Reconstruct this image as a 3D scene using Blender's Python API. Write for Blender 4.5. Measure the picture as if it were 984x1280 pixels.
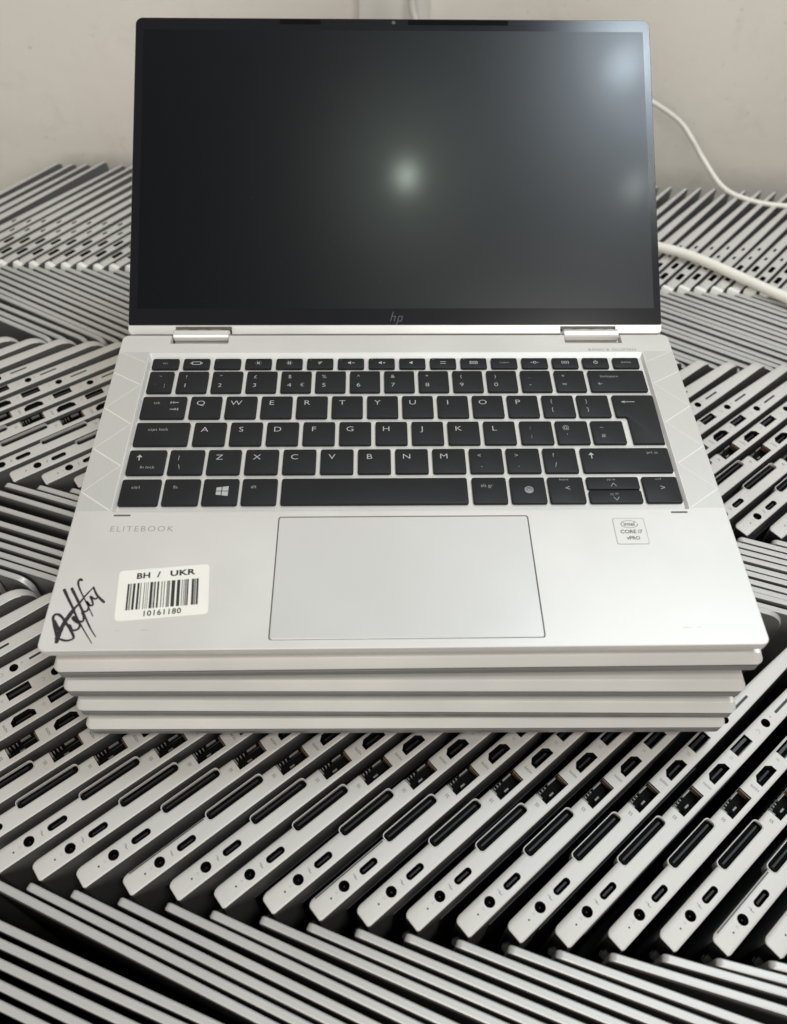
import bpy, math, random
from math import radians as RD, sin, cos, pi
from mathutils import Matrix, Vector
random.seed(7)
S = bpy.context.scene
for o in list(bpy.data.objects): bpy.data.objects.remove(o)
COL = S.collection

# ------------------------------------------------------------------ camera
cam = bpy.data.objects.new('camera', bpy.data.cameras.new('camera')); COL.objects.link(cam)
R = Matrix.Rotation(-0.033307408, 4, 'Z') @ Matrix.Rotation(0.669616257, 4, 'X') @ Matrix.Rotation(0.020133712, 4, 'Z')
cam.matrix_world = Matrix.Translation((-0.012316735, -0.170825304, 0.306252081)) @ R
cam.data.sensor_fit = 'HORIZONTAL'; cam.data.sensor_width = 36.0
cam.data.lens = 36.0 * 1050.377 / 984.0
cam.data.clip_start = 0.01; cam.data.clip_end = 60
cam.data.dof.use_dof = True; cam.data.dof.focus_distance = 0.43; cam.data.dof.aperture_fstop = 12.0
S.camera = cam
# ------------------------------------------------------------------ light
W = bpy.data.worlds.new('World'); S.world = W; W.use_nodes = True
bg = W.node_tree.nodes['Background']
bg.inputs[0].default_value = (0.84, 0.84, 0.84, 1); bg.inputs[1].default_value = 0.16
def area(name, loc, size, power, color, target=(0, 0, 0), shape='DISK'):
    l = bpy.data.lights.new(name, 'AREA'); l.shape = shape; l.size = size
    l.energy = power; l.color = color
    o = bpy.data.objects.new(name, l); COL.objects.link(o); o.location = loc
    o.rotation_euler = (Vector(target) - Vector(loc)).to_track_quat('-Z', 'Y').to_euler()
    return o
area('ceiling_panel_light', (0.46, -0.50, 1.55), 0.34, 8.5, (1.0, 0.96, 0.905), (0.05, 0.1, 0), 'SQUARE')
area('ceiling_bulb_light', (0.06, 0.15, 1.53), 0.035, 1.1, (0.86, 1.0, 0.86), (0.06, 0.15, 0))
area('ceiling_bulb_light', (0.575, 0.13, 1.53), 0.045, 0.5, (0.92, 1.0, 0.93), (0.57, 0.13, 0))
area('ceiling_window_light', (0.68, 0.47, 1.53), 0.54, 10, (0.80, 0.915, 1.0), (0.3, 0.3, 0))
area('ceiling_bulb_light', (0.52, 0.37, 1.53), 0.07, 1.6, (0.75, 0.88, 1.0), (0.5, 0.37, 0))
area('front_room_light', (-0.35, -1.75, 1.05), 1.2, 25, (1.0, 0.955, 0.885), (0.0, 0.3, 0.0), 'SQUARE')
S.view_settings.view_transform = 'Standard'; S.view_settings.look = 'None'
S.view_settings.exposure = 0.0; S.view_settings.gamma = 1.0

# ------------------------------------------------------------------ materials
def mat(name, col, rough=0.5, metal=0.0, coat=0.0, spec=0.5, var=0.0, vscale=40, bump=0.0, bscale=3000, emit=None, coat_r=0.1):
    m = bpy.data.materials.new(name); m.use_nodes = True; nt = m.node_tree
    b = nt.nodes['Principled BSDF']
    b.inputs['Base Color'].default_value = (*col, 1); b.inputs['Roughness'].default_value = rough
    b.inputs['Metallic'].default_value = metal; b.inputs['Specular IOR Level'].default_value = spec
    b.inputs['Coat Weight'].default_value = coat; b.inputs['Coat Roughness'].default_value = coat_r
    tc = nt.nodes.new('ShaderNodeTexCoord')
    if var:
        n = nt.nodes.new('ShaderNodeTexNoise'); n.inputs['Scale'].default_value = vscale; n.inputs['Detail'].default_value = 5
        oi = nt.nodes.new('ShaderNodeObjectInfo')
        ad = nt.nodes.new('ShaderNodeVectorMath'); ad.operation = 'ADD'
        nt.links.new(tc.outputs['Object'], ad.inputs[0]); nt.links.new(oi.outputs['Location'], ad.inputs[1])
        nt.links.new(ad.outputs[0], n.inputs['Vector'])
        mr = nt.nodes.new('ShaderNodeMapRange'); mr.inputs[1].default_value = 0.3; mr.inputs[2].default_value = 0.7
        mr.inputs[3].default_value = 1 - var; mr.inputs[4].default_value = 1 + var
        nt.links.new(n.outputs['Fac'], mr.inputs[0])
        mx = nt.nodes.new('ShaderNodeVectorMath'); mx.operation = 'SCALE'; mx.inputs[0].default_value = col
        nt.links.new(mr.outputs[0], mx.inputs['Scale']); nt.links.new(mx.outputs[0], b.inputs['Base Color'])
        mr2 = nt.nodes.new('ShaderNodeMapRange'); mr2.inputs[1].default_value = 0.3; mr2.inputs[2].default_value = 0.7
        mr2.inputs[3].default_value = max(0.02, rough - 0.06); mr2.inputs[4].default_value = rough + 0.06
        nt.links.new(n.outputs['Fac'], mr2.inputs[0]); nt.links.new(mr2.outputs[0], b.inputs['Roughness'])
    if bump:
        n2 = nt.nodes.new('ShaderNodeTexNoise'); n2.inputs['Scale'].default_value = bscale; n2.inputs['Detail'].default_value = 2
        nt.links.new(tc.outputs['Object'], n2.inputs['Vector'])
        bp_ = nt.nodes.new('ShaderNodeBump'); bp_.inputs['Strength'].default_value = bump; bp_.inputs['Distance'].default_value = 0.0001
        nt.links.new(n2.outputs['Fac'], bp_.inputs['Height']); nt.links.new(bp_.outputs[0], b.inputs['Normal'])
    return m
SILVER = mat('anodised_silver', (0.658, 0.640, 0.612), 0.44, 0.30, var=0.06, vscale=16, bump=0.12, bscale=2600)
HINGEM = mat('polished_hinge', (0.74, 0.72, 0.69), 0.34, 0.4)
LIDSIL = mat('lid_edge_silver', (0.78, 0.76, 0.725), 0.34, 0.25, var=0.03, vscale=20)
BASESHADE = mat('closed_base_shaded_silver', (0.24, 0.235, 0.23), 0.42, 0.4, var=0.05, vscale=14)  # silver darkened so the base edges read as shaded below the lids
PORTSIL = mat('port_side_silver', (0.57, 0.55, 0.52), 0.52, 0.15, var=0.10, vscale=9, bump=0.10)
LIDOUT = mat('standing_lid_silver', (0.50, 0.488, 0.47), 0.42, 0.25, var=0.10, vscale=9)
LIDSHADE = mat('standing_lid_shade_grey', (0.11, 0.11, 0.107), 0.5, 0.1, var=0.10, vscale=9)  # silver lid faces coloured dark to stand in for shade in the gaps
BOTSHADE = mat('bottom_cover_shade_grey', (0.15, 0.15, 0.145), 0.5, 0.2, var=0.12, vscale=12)  # shade between the standing laptops put into the underside colour
PALMSHADE = mat('palm_rest_shade_grey', (0.11, 0.11, 0.105), 0.5, 0.1, var=0.10, vscale=12)  # silver palm rest darkened to carry the shade of the gaps
KEYM = mat('black_key_plastic', (0.010, 0.0105, 0.0125), 0.50, spec=0.28, var=0.15, vscale=60, bump=0.15)
BLACK = mat('black_plastic', (0.012, 0.012, 0.013), 0.45)
DEEP = mat('port_cavity_black', (0.006, 0.006, 0.006), 0.8, spec=0.12)
DGREY = mat('dock_port_grey', (0.016, 0.016, 0.016), 0.45, spec=0.25)
CONTACT = mat('nickel_contact', (0.22, 0.215, 0.20), 0.5, 0.3)
BROWN = mat('copper_brown_plastic', (0.10, 0.06, 0.035), 0.45)
RUBBER = mat('rubber', (0.03, 0.03, 0.03), 0.8)
LEGEND = mat('key_legend_white', (0.42, 0.42, 0.42), 0.6)
PRINT = mat('grey_print', (0.11, 0.105, 0.10), 0.6)
SCUFF = mat('faint_scuff', (0.46, 0.45, 0.43), 0.5)
EMBLEM = mat('dim_emblem', (0.10, 0.10, 0.10), 0.4)
PRINTL = mat('light_grey_print', (0.28, 0.27, 0.255), 0.5)
INK = mat('marker_ink', (0.022, 0.012, 0.022), 0.45)
PAPER = mat('sticker_paper', (0.80, 0.775, 0.72), 0.5, var=0.02, vscale=80)
BARC = mat('barcode_ink', (0.02, 0.02, 0.018), 0.6)
BARG = mat('barcode_worn_ink', (0.22, 0.22, 0.20), 0.6)
CHIPST = mat('chip_sticker_silver', (0.66, 0.65, 0.62), 0.30, 0.35)
PAD = mat('touchpad_glass', (0.625, 0.62, 0.61), 0.33, 0.35, var=0.03, vscale=12)
GROOVE = mat('touchpad_groove', (0.04, 0.04, 0.04), 0.6)
BEZEL = mat('bezel_glass', (0.010, 0.010, 0.012), 0.18, spec=0.35)
DISPLAY = mat('switched_off_display', (0.0015, 0.002, 0.0035), 0.30, spec=0.34, coat=0.09, coat_r=0.11)
INNER = mat('standing_screen_glass', (0.012, 0.012, 0.013), 0.25)
DECKIN = mat('standing_keyboard_black', (0.02, 0.02, 0.021), 0.5)
VENT = mat('vent_dark', (0.03, 0.03, 0.03), 0.7)
WHITECAB = mat('white_cable_sheath', (0.80, 0.77, 0.70), 0.42, var=0.04, vscale=25)
CAPS = mat('hinge_cap_highlight', (0.95, 0.94, 0.90), 0.22, 0.2)  # near-white: the light reflected off the silver cap is painted in
TABLE = mat('dark_table', (0.05, 0.045, 0.04), 0.6, var=0.2)
LENS = mat('camera_lens', (0.10, 0.12, 0.13), 0.1)

def wall_mat():
    m = bpy.data.materials.new('scuffed_wall_paint'); m.use_nodes = True; nt = m.node_tree; b = nt.nodes['Principled BSDF']
    b.inputs['Roughness'].default_value = 0.6
    tc = nt.nodes.new('ShaderNodeTexCoord')
    def noise(s, d, rough=0.5, dist=0.0):
        n = nt.nodes.new('ShaderNodeTexNoise'); n.inputs['Scale'].default_value = s; n.inputs['Detail'].default_value = d
        n.inputs['Roughness'].default_value = rough; n.inputs['Distortion'].default_value = dist
        nt.links.new(tc.outputs['Object'], n.inputs['Vector']); return n
    def ramp(n, a, c0, b_, c1):
        r = nt.nodes.new('ShaderNodeValToRGB'); r.color_ramp.elements[0].position = a; r.color_ramp.elements[0].color = (*c0, 1)
        r.color_ramp.elements[1].position = b_; r.color_ramp.elements[1].color = (*c1, 1)
        nt.links.new(n.outputs['Fac'], r.inputs[0]); return r
    r1 = ramp(noise(5, 4), 0.35, (0.85, 0.79, 0.72), 0.65, (0.88, 0.84, 0.76))
    r2 = ramp(noise(28, 8, 0.7, 0.6), 0.30, (0.80, 0.78, 0.75), 0.46, (1, 1, 1))
    r3 = ramp(noise(120, 3, 0.6), 0.22, (0.62, 0.52, 0.42), 0.33, (1, 1, 1))
    m1 = nt.nodes.new('ShaderNodeMixRGB'); m1.blend_type = 'MULTIPLY'; m1.inputs[0].default_value = 0.35
    nt.links.new(r1.outputs[0], m1.inputs[1]); nt.links.new(r2.outputs[0], m1.inputs[2])
    m2 = nt.nodes.new('ShaderNodeMixRGB'); m2.blend_type = 'MULTIPLY'; m2.inputs[0].default_value = 0.6
    nt.links.new(m1.outputs[0], m2.inputs[1]); nt.links.new(r3.outputs[0], m2.inputs[2])
    nt.links.new(m2.outputs[0], b.inputs['Base Color'])
    bm = nt.nodes.new('ShaderNodeBump'); bm.inputs['Strength'].default_value = 0.25; bm.inputs['Distance'].default_value = 0.002
    nb = noise(60, 6); nt.links.new(nb.outputs['Fac'], bm.inputs['Height']); nt.links.new(bm.outputs[0], b.inputs['Normal'])
    return m
WALL = wall_mat()
def grille_mat():
    m = bpy.data.materials.new('perforated_speaker_grille'); m.use_nodes = True; nt = m.node_tree; b = nt.nodes['Principled BSDF']
    b.inputs['Roughness'].default_value = 0.42; b.inputs['Metallic'].default_value = 0.35
    tc = nt.nodes.new('ShaderNodeTexCoord'); mp = nt.nodes.new('ShaderNodeMapping'); mp.inputs['Scale'].default_value = (1250, 1250, 1250)
    mp.inputs['Rotation'].default_value = (0, 0, RD(38))
    nt.links.new(tc.outputs['Object'], mp.inputs[0])
    fr = nt.nodes.new('ShaderNodeVectorMath'); fr.operation = 'FRACTION'; nt.links.new(mp.outputs[0], fr.inputs[0])
    sb = nt.nodes.new('ShaderNodeVectorMath'); sb.operation = 'SUBTRACT'; sb.inputs[1].default_value = (0.5, 0.5, 0); nt.links.new(fr.outputs[0], sb.inputs[0])
    ml = nt.nodes.new('ShaderNodeVectorMath'); ml.operation = 'MULTIPLY'; ml.inputs[1].default_value = (1, 1, 0); nt.links.new(sb.outputs[0], ml.inputs[0])
    ln = nt.nodes.new('ShaderNodeVectorMath'); ln.operation = 'LENGTH'; nt.links.new(ml.outputs[0], ln.inputs[0])
    r = nt.nodes.new('ShaderNodeValToRGB'); r.color_ramp.elements[0].position = 0.20; r.color_ramp.elements[0].color = (0.42, 0.41, 0.385, 1)
    r.color_ramp.elements[1].position = 0.27; r.color_ramp.elements[1].color = (0.60, 0.59, 0.56, 1)
    nt.links.new(ln.outputs['Value'], r.inputs[0]); nt.links.new(r.outputs[0], b.inputs['Base Color'])
    return m
GRILLE = grille_mat()

# ------------------------------------------------------------------ mesh helpers
class MB:
    def __init__(s): s.v = []; s.f = []; s.m = []; s.mats = []
    def mi(s, m):
        if m not in s.mats: s.mats.append(m)
        return s.mats.index(m)
    def add(s, vs, fs, m):
        o = len(s.v); s.v += [tuple(v) for v in vs]; k = s.mi(m)
        for f in fs: s.f.append(tuple(i + o for i in f)); s.m.append(k)
    def box(s, x0, x1, y0, y1, z0, z1, m):
        s.add([(x0, y0, z0), (x1, y0, z0), (x1, y1, z0), (x0, y1, z0), (x0, y0, z1), (x1, y0, z1), (x1, y1, z1), (x0, y1, z1)],
              [(3, 2, 1, 0), (4, 5, 6, 7), (0, 1, 5, 4), (1, 2, 6, 5), (2, 3, 7, 6), (3, 0, 4, 7)], m)
    def loft(s, rings, m, cap0=True, cap1=True):
        n = len(rings[0]); vs = [p for r in rings for p in r]; fs = []
        for k in range(len(rings) - 1):
            for i in range(n):
                j = (i + 1) % n; fs.append((k * n + i, k * n + j, (k + 1) * n + j, (k + 1) * n + i))
        if cap0: fs.append(tuple(reversed(range(n))))
        if cap1: fs.append(tuple((len(rings) - 1) * n + i for i in range(n)))
        s.add(vs, fs, m)
    def prism(s, pts, z0, z1, m):           # pts ccw seen from above
        s.loft([[(x, y, z0) for x, y in pts], [(x, y, z1) for x, y in pts]], m)
    def mesh(s, name, smooth=None):
        me = bpy.data.meshes.new(name); me.from_pydata(s.v, [], s.f)
        for m in s.mats: me.materials.append(m)
        me.polygons.foreach_set('material_index', s.m); me.update()
        if smooth: me.shade_smooth(); me.set_sharp_from_angle(angle=RD(smooth))
        return me
    def obj(s, name, parent=None, smooth=None):
        return link(name, s.mesh(name, smooth), parent)
def link(name, me, parent=None, loc=None):
    o = bpy.data.objects.new(name, me); COL.objects.link(o)
    if parent: o.parent = parent
    if loc: o.location = loc
    return o
def rrect(x0, x1, y0, y1, r, seg=5, sub=1):
    """rounded rectangle, ccw; r = one radius or four (x0y0, x1y0, x1y1, x0y1)"""
    rs = r if isinstance(r, (tuple, list)) else (r,) * 4
    rs = [max(q, 1e-5) for q in rs]
    cs = [(x0 + rs[0], y0 + rs[0], pi), (x1 - rs[1], y0 + rs[1], 1.5 * pi), (x1 - rs[2], y1 - rs[2], 0), (x0 + rs[3], y1 - rs[3], .5 * pi)]
    P = []
    for k, (cx, cy, a) in enumerate(cs):
        arc = [(cx + rs[k] * cos(a + t * .5 * pi / seg), cy + rs[k] * sin(a + t * .5 * pi / seg)) for t in range(seg + 1)]
        if P and sub > 1:
            p, q = P[-1], arc[0]
            P += [(p[0] + (q[0] - p[0]) * t / sub, p[1] + (q[1] - p[1]) * t / sub) for t in range(1, sub)]
        P += arc
    if sub > 1:
        p, q = P[-1], P[0]; P += [(p[0] + (q[0] - p[0]) * t / sub, p[1] + (q[1] - p[1]) * t / sub) for t in range(1, sub)]
    return P
def irr(x0, x1, y0, y1, r, i, seg=5, sub=1):
    rs = r if isinstance(r, (tuple, list)) else (r,) * 4
    return rrect(x0 + i, x1 - i, y0 + i, y1 - i, [max(q - i, 2e-4) for q in rs], seg, sub)
def boolean(me, cutters):
    o = link('tmp', me); cs = []
    for c in cutters:
        co = link('tmpc', c); cs.append(co)
        md = o.modifiers.new('b', 'BOOLEAN'); md.operation = 'DIFFERENCE'; md.solver = 'EXACT'; md.object = co
    dg = bpy.context.evaluated_depsgraph_get()
    r = bpy.data.meshes.new_from_object(o.evaluated_get(dg))
    for x in [o] + cs: bpy.data.objects.remove(x)
    return r
def cutter(pts, z0, z1, m):
    b = MB(); b.prism(pts, z0, z1, m); return b.mesh('cutter')
def text_mesh(txt, size, m, name='text', align='CENTER', spacing=1.0, shear=0.0, xs=1.0, off=0.0):
    c = bpy.data.curves.new(name, 'FONT'); c.body = txt; c.size = size; c.align_x = align; c.align_y = 'CENTER'
    c.space_character = spacing; c.shear = shear; c.resolution_u = 3; c.offset = off
    o = bpy.data.objects.new(name, c); COL.objects.link(o)
    dg = bpy.context.evaluated_depsgraph_get()
    me = bpy.data.meshes.new_from_object(o.evaluated_get(dg)); bpy.data.objects.remove(o); bpy.data.curves.remove(c)
    me.materials.clear(); me.materials.append(m); me.name = name
    if xs != 1.0:
        for v in me.vertices: v.co.x *= xs
    return me
def add_text(mb, txt, size, m, x, y, z, rot=0, **kw):
    me = text_mesh(txt, size, m, **kw); M = Matrix.Translation((x, y, z)) @ Matrix.Rotation(rot, 4, 'Z')
    mb.add([M @ v.co for v in me.vertices], [tuple(p.vertices) for p in me.polygons], m)
    bpy.data.meshes.remove(me)
def ribbon(mb, pts, w0, w1, z, m, sub=6):
    """flat pen stroke with rounded ends through the points (Catmull-Rom)"""
    P = [Vector(p) for p in pts]; Q = []
    for i in range(len(P) - 1):
        a = P[i - 1] if i else P[i]; b, c = P[i], P[i + 1]; d = P[i + 2] if i + 2 < len(P) else c
        for k in range(sub):
            t = k / sub
            Q.append(0.5 * ((2 * b) + (c - a) * t + (2 * a - 5 * b + 4 * c - d) * t * t + (3 * b - a - 3 * c + d) * t ** 3))
    Q.append(P[-1]); n = len(Q); L = []; Rr = []
    for i, q in enumerate(Q):
        tg = (Q[min(i + 1, n - 1)] - Q[max(i - 1, 0)])
        if tg.length < 1e-9: tg = Vector((1, 0))
        tg.normalize(); nn = Vector((-tg.y, tg.x)); w = (w0 + (w1 - w0) * i / (n - 1)) / 2 * (0.9 + 0.2 * random.random())
        L.append((q.x + nn.x * w, q.y + nn.y * w, z)); Rr.append((q.x - nn.x * w, q.y - nn.y * w, z))
    mb.add(L + Rr, [(i, n + i, n + i + 1, i + 1) for i in range(n - 1)], m)
    for q, w in ((Q[0], w0), (Q[-1], w1)):
        mb.add([(q.x + w / 2 * cos(a * pi / 4), q.y + w / 2 * sin(a * pi / 4), z + 0.000004) for a in range(8)], [tuple(range(8))], m)
def tube(mb, pts, r, m, seg=10, sub=8):
    P = [Vector(p) for p in pts]; Q = []
    for i in range(len(P) - 1):
        a = P[i - 1] if i else P[i]; b, c = P[i], P[i + 1]; d = P[i + 2] if i + 2 < len(P) else c
        for k in range(sub):
            t = k / sub
            Q.append(0.5 * ((2 * b) + (c - a) * t + (2 * a - 5 * b + 4 * c - d) * t * t + (3 * b - a - 3 * c + d) * t ** 3))
    Q.append(P[-1]); rings = []
    for i, q in enumerate(Q):
        tg = (Q[min(i + 1, len(Q) - 1)] - Q[max(i - 1, 0)]).normalized()
        e1 = tg.cross(Vector((0, 0.31, 1))).normalized(); e2 = tg.cross(e1)
        rings.append([q + e1 * r * cos(2 * pi * k / seg) + e2 * r * sin(2 * pi * k / seg) for k in range(seg)])
    mb.loft(rings, m)
def empty(name, loc=(0, 0, 0), rz=0):
    o = bpy.data.objects.new(name, None); COL.objects.link(o); o.location = loc; o.rotation_euler = (0, 0, rz); o.empty_display_size = 0.02
    return o
def tag(o, label, cat, group=None):
    o['label'] = label; o['category'] = cat
    if group: o['group'] = group
    return o
def struct(o): o['kind'] = 'structure'; return o

# ------------------------------------------------------------------ setting
b = MB(); b.box(-1.6, 1.6, 0.61, 0.73, -0.9, 1.2, WALL); w = b.obj('wall'); tag(w, 'scuffed off-white painted wall behind the rows of laptops', 'wall')
b = MB(); b.box(-1.1, 1.1, -0.55, 0.608, -0.462, -0.417, TABLE); t_ = b.obj('table'); tag(t_, 'dark table top under the standing laptops', 'table')
b = MB(); b.box(-0.024, 0.034, 0.598, 0.6095, -0.06, 0.30, mat('wall_shade_grey', (0.78, 0.75, 0.70), 0.5, var=0.06))  # greyer slab standing in for a shadow on the wall
tr = b.obj('wall_shade_patch'); tag(tr, 'pale grey shadow patch on the wall above the open laptop screen', 'shade_patch')
b = MB(); tube(b, [(0.019, 0.588, 0.10), (0.0205, 0.588, 0.05), (0.0195, 0.588, 0.022), (0.024, 0.588, 0.006), (0.029, 0.586, -0.02), (0.030, 0.584, -0.06)], 0.0028, WHITECAB)
tag(b.obj('hanging_cable', smooth=60), 'short length of white cable hanging on the wall above the screen camera', 'cable')
b = MB(); tube(b, [(0.2, 0.575, -0.045), (0.218, 0.572, -0.043), (0.2375, 0.57, -0.0501), (0.2615, 0.565, -0.0633), (0.2741, 0.555, -0.075), (0.2858, 0.545, -0.0884), (0.3015, 0.52, -0.101), (0.3244, 0.505, -0.1045), (0.3521, 0.495, -0.1033), (0.3884, 0.49, -0.099), (0.46, 0.48, -0.098)], 0.0022, WHITECAB)
tag(b.obj('thin_cable', smooth=60), 'thin white cable looping down the wall right of the screen', 'cable')
b = MB(); tube(b, [(0.10, 0.455, -0.099), (0.17, 0.445, -0.0985), (0.223, 0.426, -0.0985), (0.249, 0.4115, -0.0985), (0.276, 0.388, -0.0985), (0.307, 0.3595, -0.0985), (0.345, 0.325, -0.0975), (0.40, 0.29, -0.0975)], 0.0040, WHITECAB)
tag(b.obj('thick_cable', smooth=60), 'thick white cable lying across the farthest laptops, right of the screen', 'cable')

# ------------------------------------------------------------------ the open laptop
TOPL = empty('open_laptop', (0, 0, 0))
tag(TOPL, 'open silver laptop with black keyboard, barcode sticker and signature, on top of the stack', 'laptop')
D = 0.1975; HW = 0.15175
b = MB()
b.loft([[(x, y, z) for x, y in irr(-HW, HW, 0, D, 0.0034, i, 6)] for z, i in
        ((-0.0088, 0.0160), (-0.0084, 0.0140), (-0.0052, 0.0026), (-0.0045, 0.0006), (-0.0040, 0.0002), (-0.0006, 0.0), (-0.0002, 0.0001), (0, 0.0004))], SILVER)
body = b.mesh('body')
kx, ky0, ky1 = 0.1347, 0.0722, 0.1828
kc = MB(); kc.loft([[(x, y, z) for x, y in rrect(-kx + i, kx - i, ky0 + i, ky1 - j, 0.0008, 2)] for z, i, j in ((-0.0016, 0.0013, 0.0030), (0.0, 0.0, 0.0), (0.002, -0.0002, -0.0002))], SILVER)
TP = (-0.0571, 0.0579, 0.0045, 0.0689)
cuts = [kc.mesh('c'), cutter(rrect(TP[0] - 0.0003, TP[1] + 0.0003, TP[2] - 0.0003, TP[3] + 0.0003, 0.0013, 3), -0.0012, 0.002, GROOVE)]
for x0, x1 in ((-0.1250, -0.0932), (0.0932, 0.1250)):
    cuts.append(cutter(rrect(x0, x1, 0.1903, 0.21, 0.0004, 2), -0.0075, 0.002, SILVER))
body = boolean(body, cuts); body.name = 'base'
body.shade_smooth(); body.set_sharp_from_angle(angle=RD(22))
link('base', body, TOPL)
b = MB(); b.loft([[(x, y, z) for x, y in irr(TP[0] + .00015, TP[1] - .00015, TP[2] + .00015, TP[3] - .00015, 0.0011, i, 4)] for z, i in ((-0.0011, 0), (-0.00025, 0), (-0.0001, 0.0002))], PAD); b.obj('touchpad', TOPL, 30)
# touchpad groove lining
b = MB(); b.prism(rrect(TP[0] - 0.00025, TP[1] + 0.00025, TP[2] - 0.00025, TP[3] + 0.00025, 0.0012, 3), -0.00118, -0.0006, GROOVE); b.obj('touchpad_gap', TOPL)
# rubber buffers' little marks
for x0, x1 in ((-0.1333, -0.1255), (0.1254, 0.1332)):
    b = MB(); b.loft([[(x, y, z) for x, y in irr(x0, x1, 0.0699, 0.0708, 0.0004, i, 3)] for z, i in ((-0.00005, 0), (0.00012, 0), (0.00018, 0.0001))], PRINT); b.obj('buffer_slot', TOPL)
# speaker grilles with the zigzag of plain lines
for sgn in (-1, 1):
    b = MB(); x0, x1 = sorted((sgn * 0.1353, sgn * 0.1512)); b.box(x0, x1, 0.0730, 0.1834, -0.0003, 0.00006, GRILLE); g = b.obj('speaker_grille', TOPL)
    b = MB()
    outs = [(0.1670, 0.1578), (0.1405, 0.1290), (0.1122, 0.1010), (0.0845, 0.0733)]
    for k, (yo, yi) in enumerate(outs):
        for (ax, ay, bx, by, w_) in ((0.1510, yo, 0.1357, yi, 0.00030), (0.1357, yi, 0.1510, outs[k + 1][0] if k < 3 else 0, 0.00014), (0.1510, 0.1835 if k == 0 else -1, 0.1357, 0.175, 0.00014)):
            if ay < 0 or by <= 0: continue
            d = Vector((bx - ax, by - ay)).normalized(); nx, ny = -d.y * w_, d.x * w_
            vs = [(sgn * (ax + nx), ay + ny, 0.00009), (sgn * (ax - nx), ay - ny, 0.00009), (sgn * (bx - nx), by - ny, 0.00009), (sgn * (bx + nx), by + ny, 0.00009)]
            b.add(vs, [(0, 1, 2, 3) if sgn < 0 else (3, 2, 1, 0)], LIDSIL)
    b.obj('grille_line', g)
# keys
KZ0, KZ1 = -0.0015, -0.0001
def key(x0, x1, y0, y1, pts=None):
    b = MB()
    f = (lambda i: irr(x0, x1, y0, y1, 0.0011, i, 3)) if pts is None else (lambda i: pts(i))
    b.loft([[(x, y, z) for x, y in f(i)] for z, i in ((KZ0, 0), (KZ1 - 0.0004, 0), (KZ1 - 0.0001, 0.00012), (KZ1, 0.0004))], KEYM)
    return b.obj('key', TOPL, 30)
def legend(parent, items):
    """items: (text, size mm, x mm, y mm)"""
    b = MB()
    for it in items:
        txt, sz, x, y = it[:4]
        kw = it[4] if len(it) > 4 else {}
        add_text(b, txt, sz / 1000, LEGEND, x / 1000, y / 1000, KZ1 + 0.00003, **{'off': -0.00004, **kw})
    return b.obj('key_legend', parent)
def icon(parent, polys):
    b = MB()
    for pts in polys: b.add([(x / 1000, y / 1000, KZ1 + 0.00003) for x, y in pts], [tuple(range(len(pts)))], LEGEND)
    return b.obj('key_legend', parent)
def ring(cx, cy, r, w, n=12, a0=0, a1=2 * pi, sy=1.0):
    out = []
    for k in range(n):
        a = a0 + (a1 - a0) * k / n; c = a0 + (a1 - a0) * (k + 1) / n
        out.append([(cx + r * cos(a), cy + sy * r * sin(a)), (cx + r * cos(c), cy + sy * r * sin(c)), (cx + (r - w) * cos(c), cy + sy * (r - w) * sin(c)), (cx + (r - w) * cos(a), cy + sy * (r - w) * sin(a))])
    return [p[::-1] for p in out]
def rc(cx, cy, w, h): return [(cx - w / 2, cy - h / 2), (cx + w / 2, cy - h / 2), (cx + w / 2, cy + h / 2), (cx - w / 2, cy + h / 2)]
mm = 0.001
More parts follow.
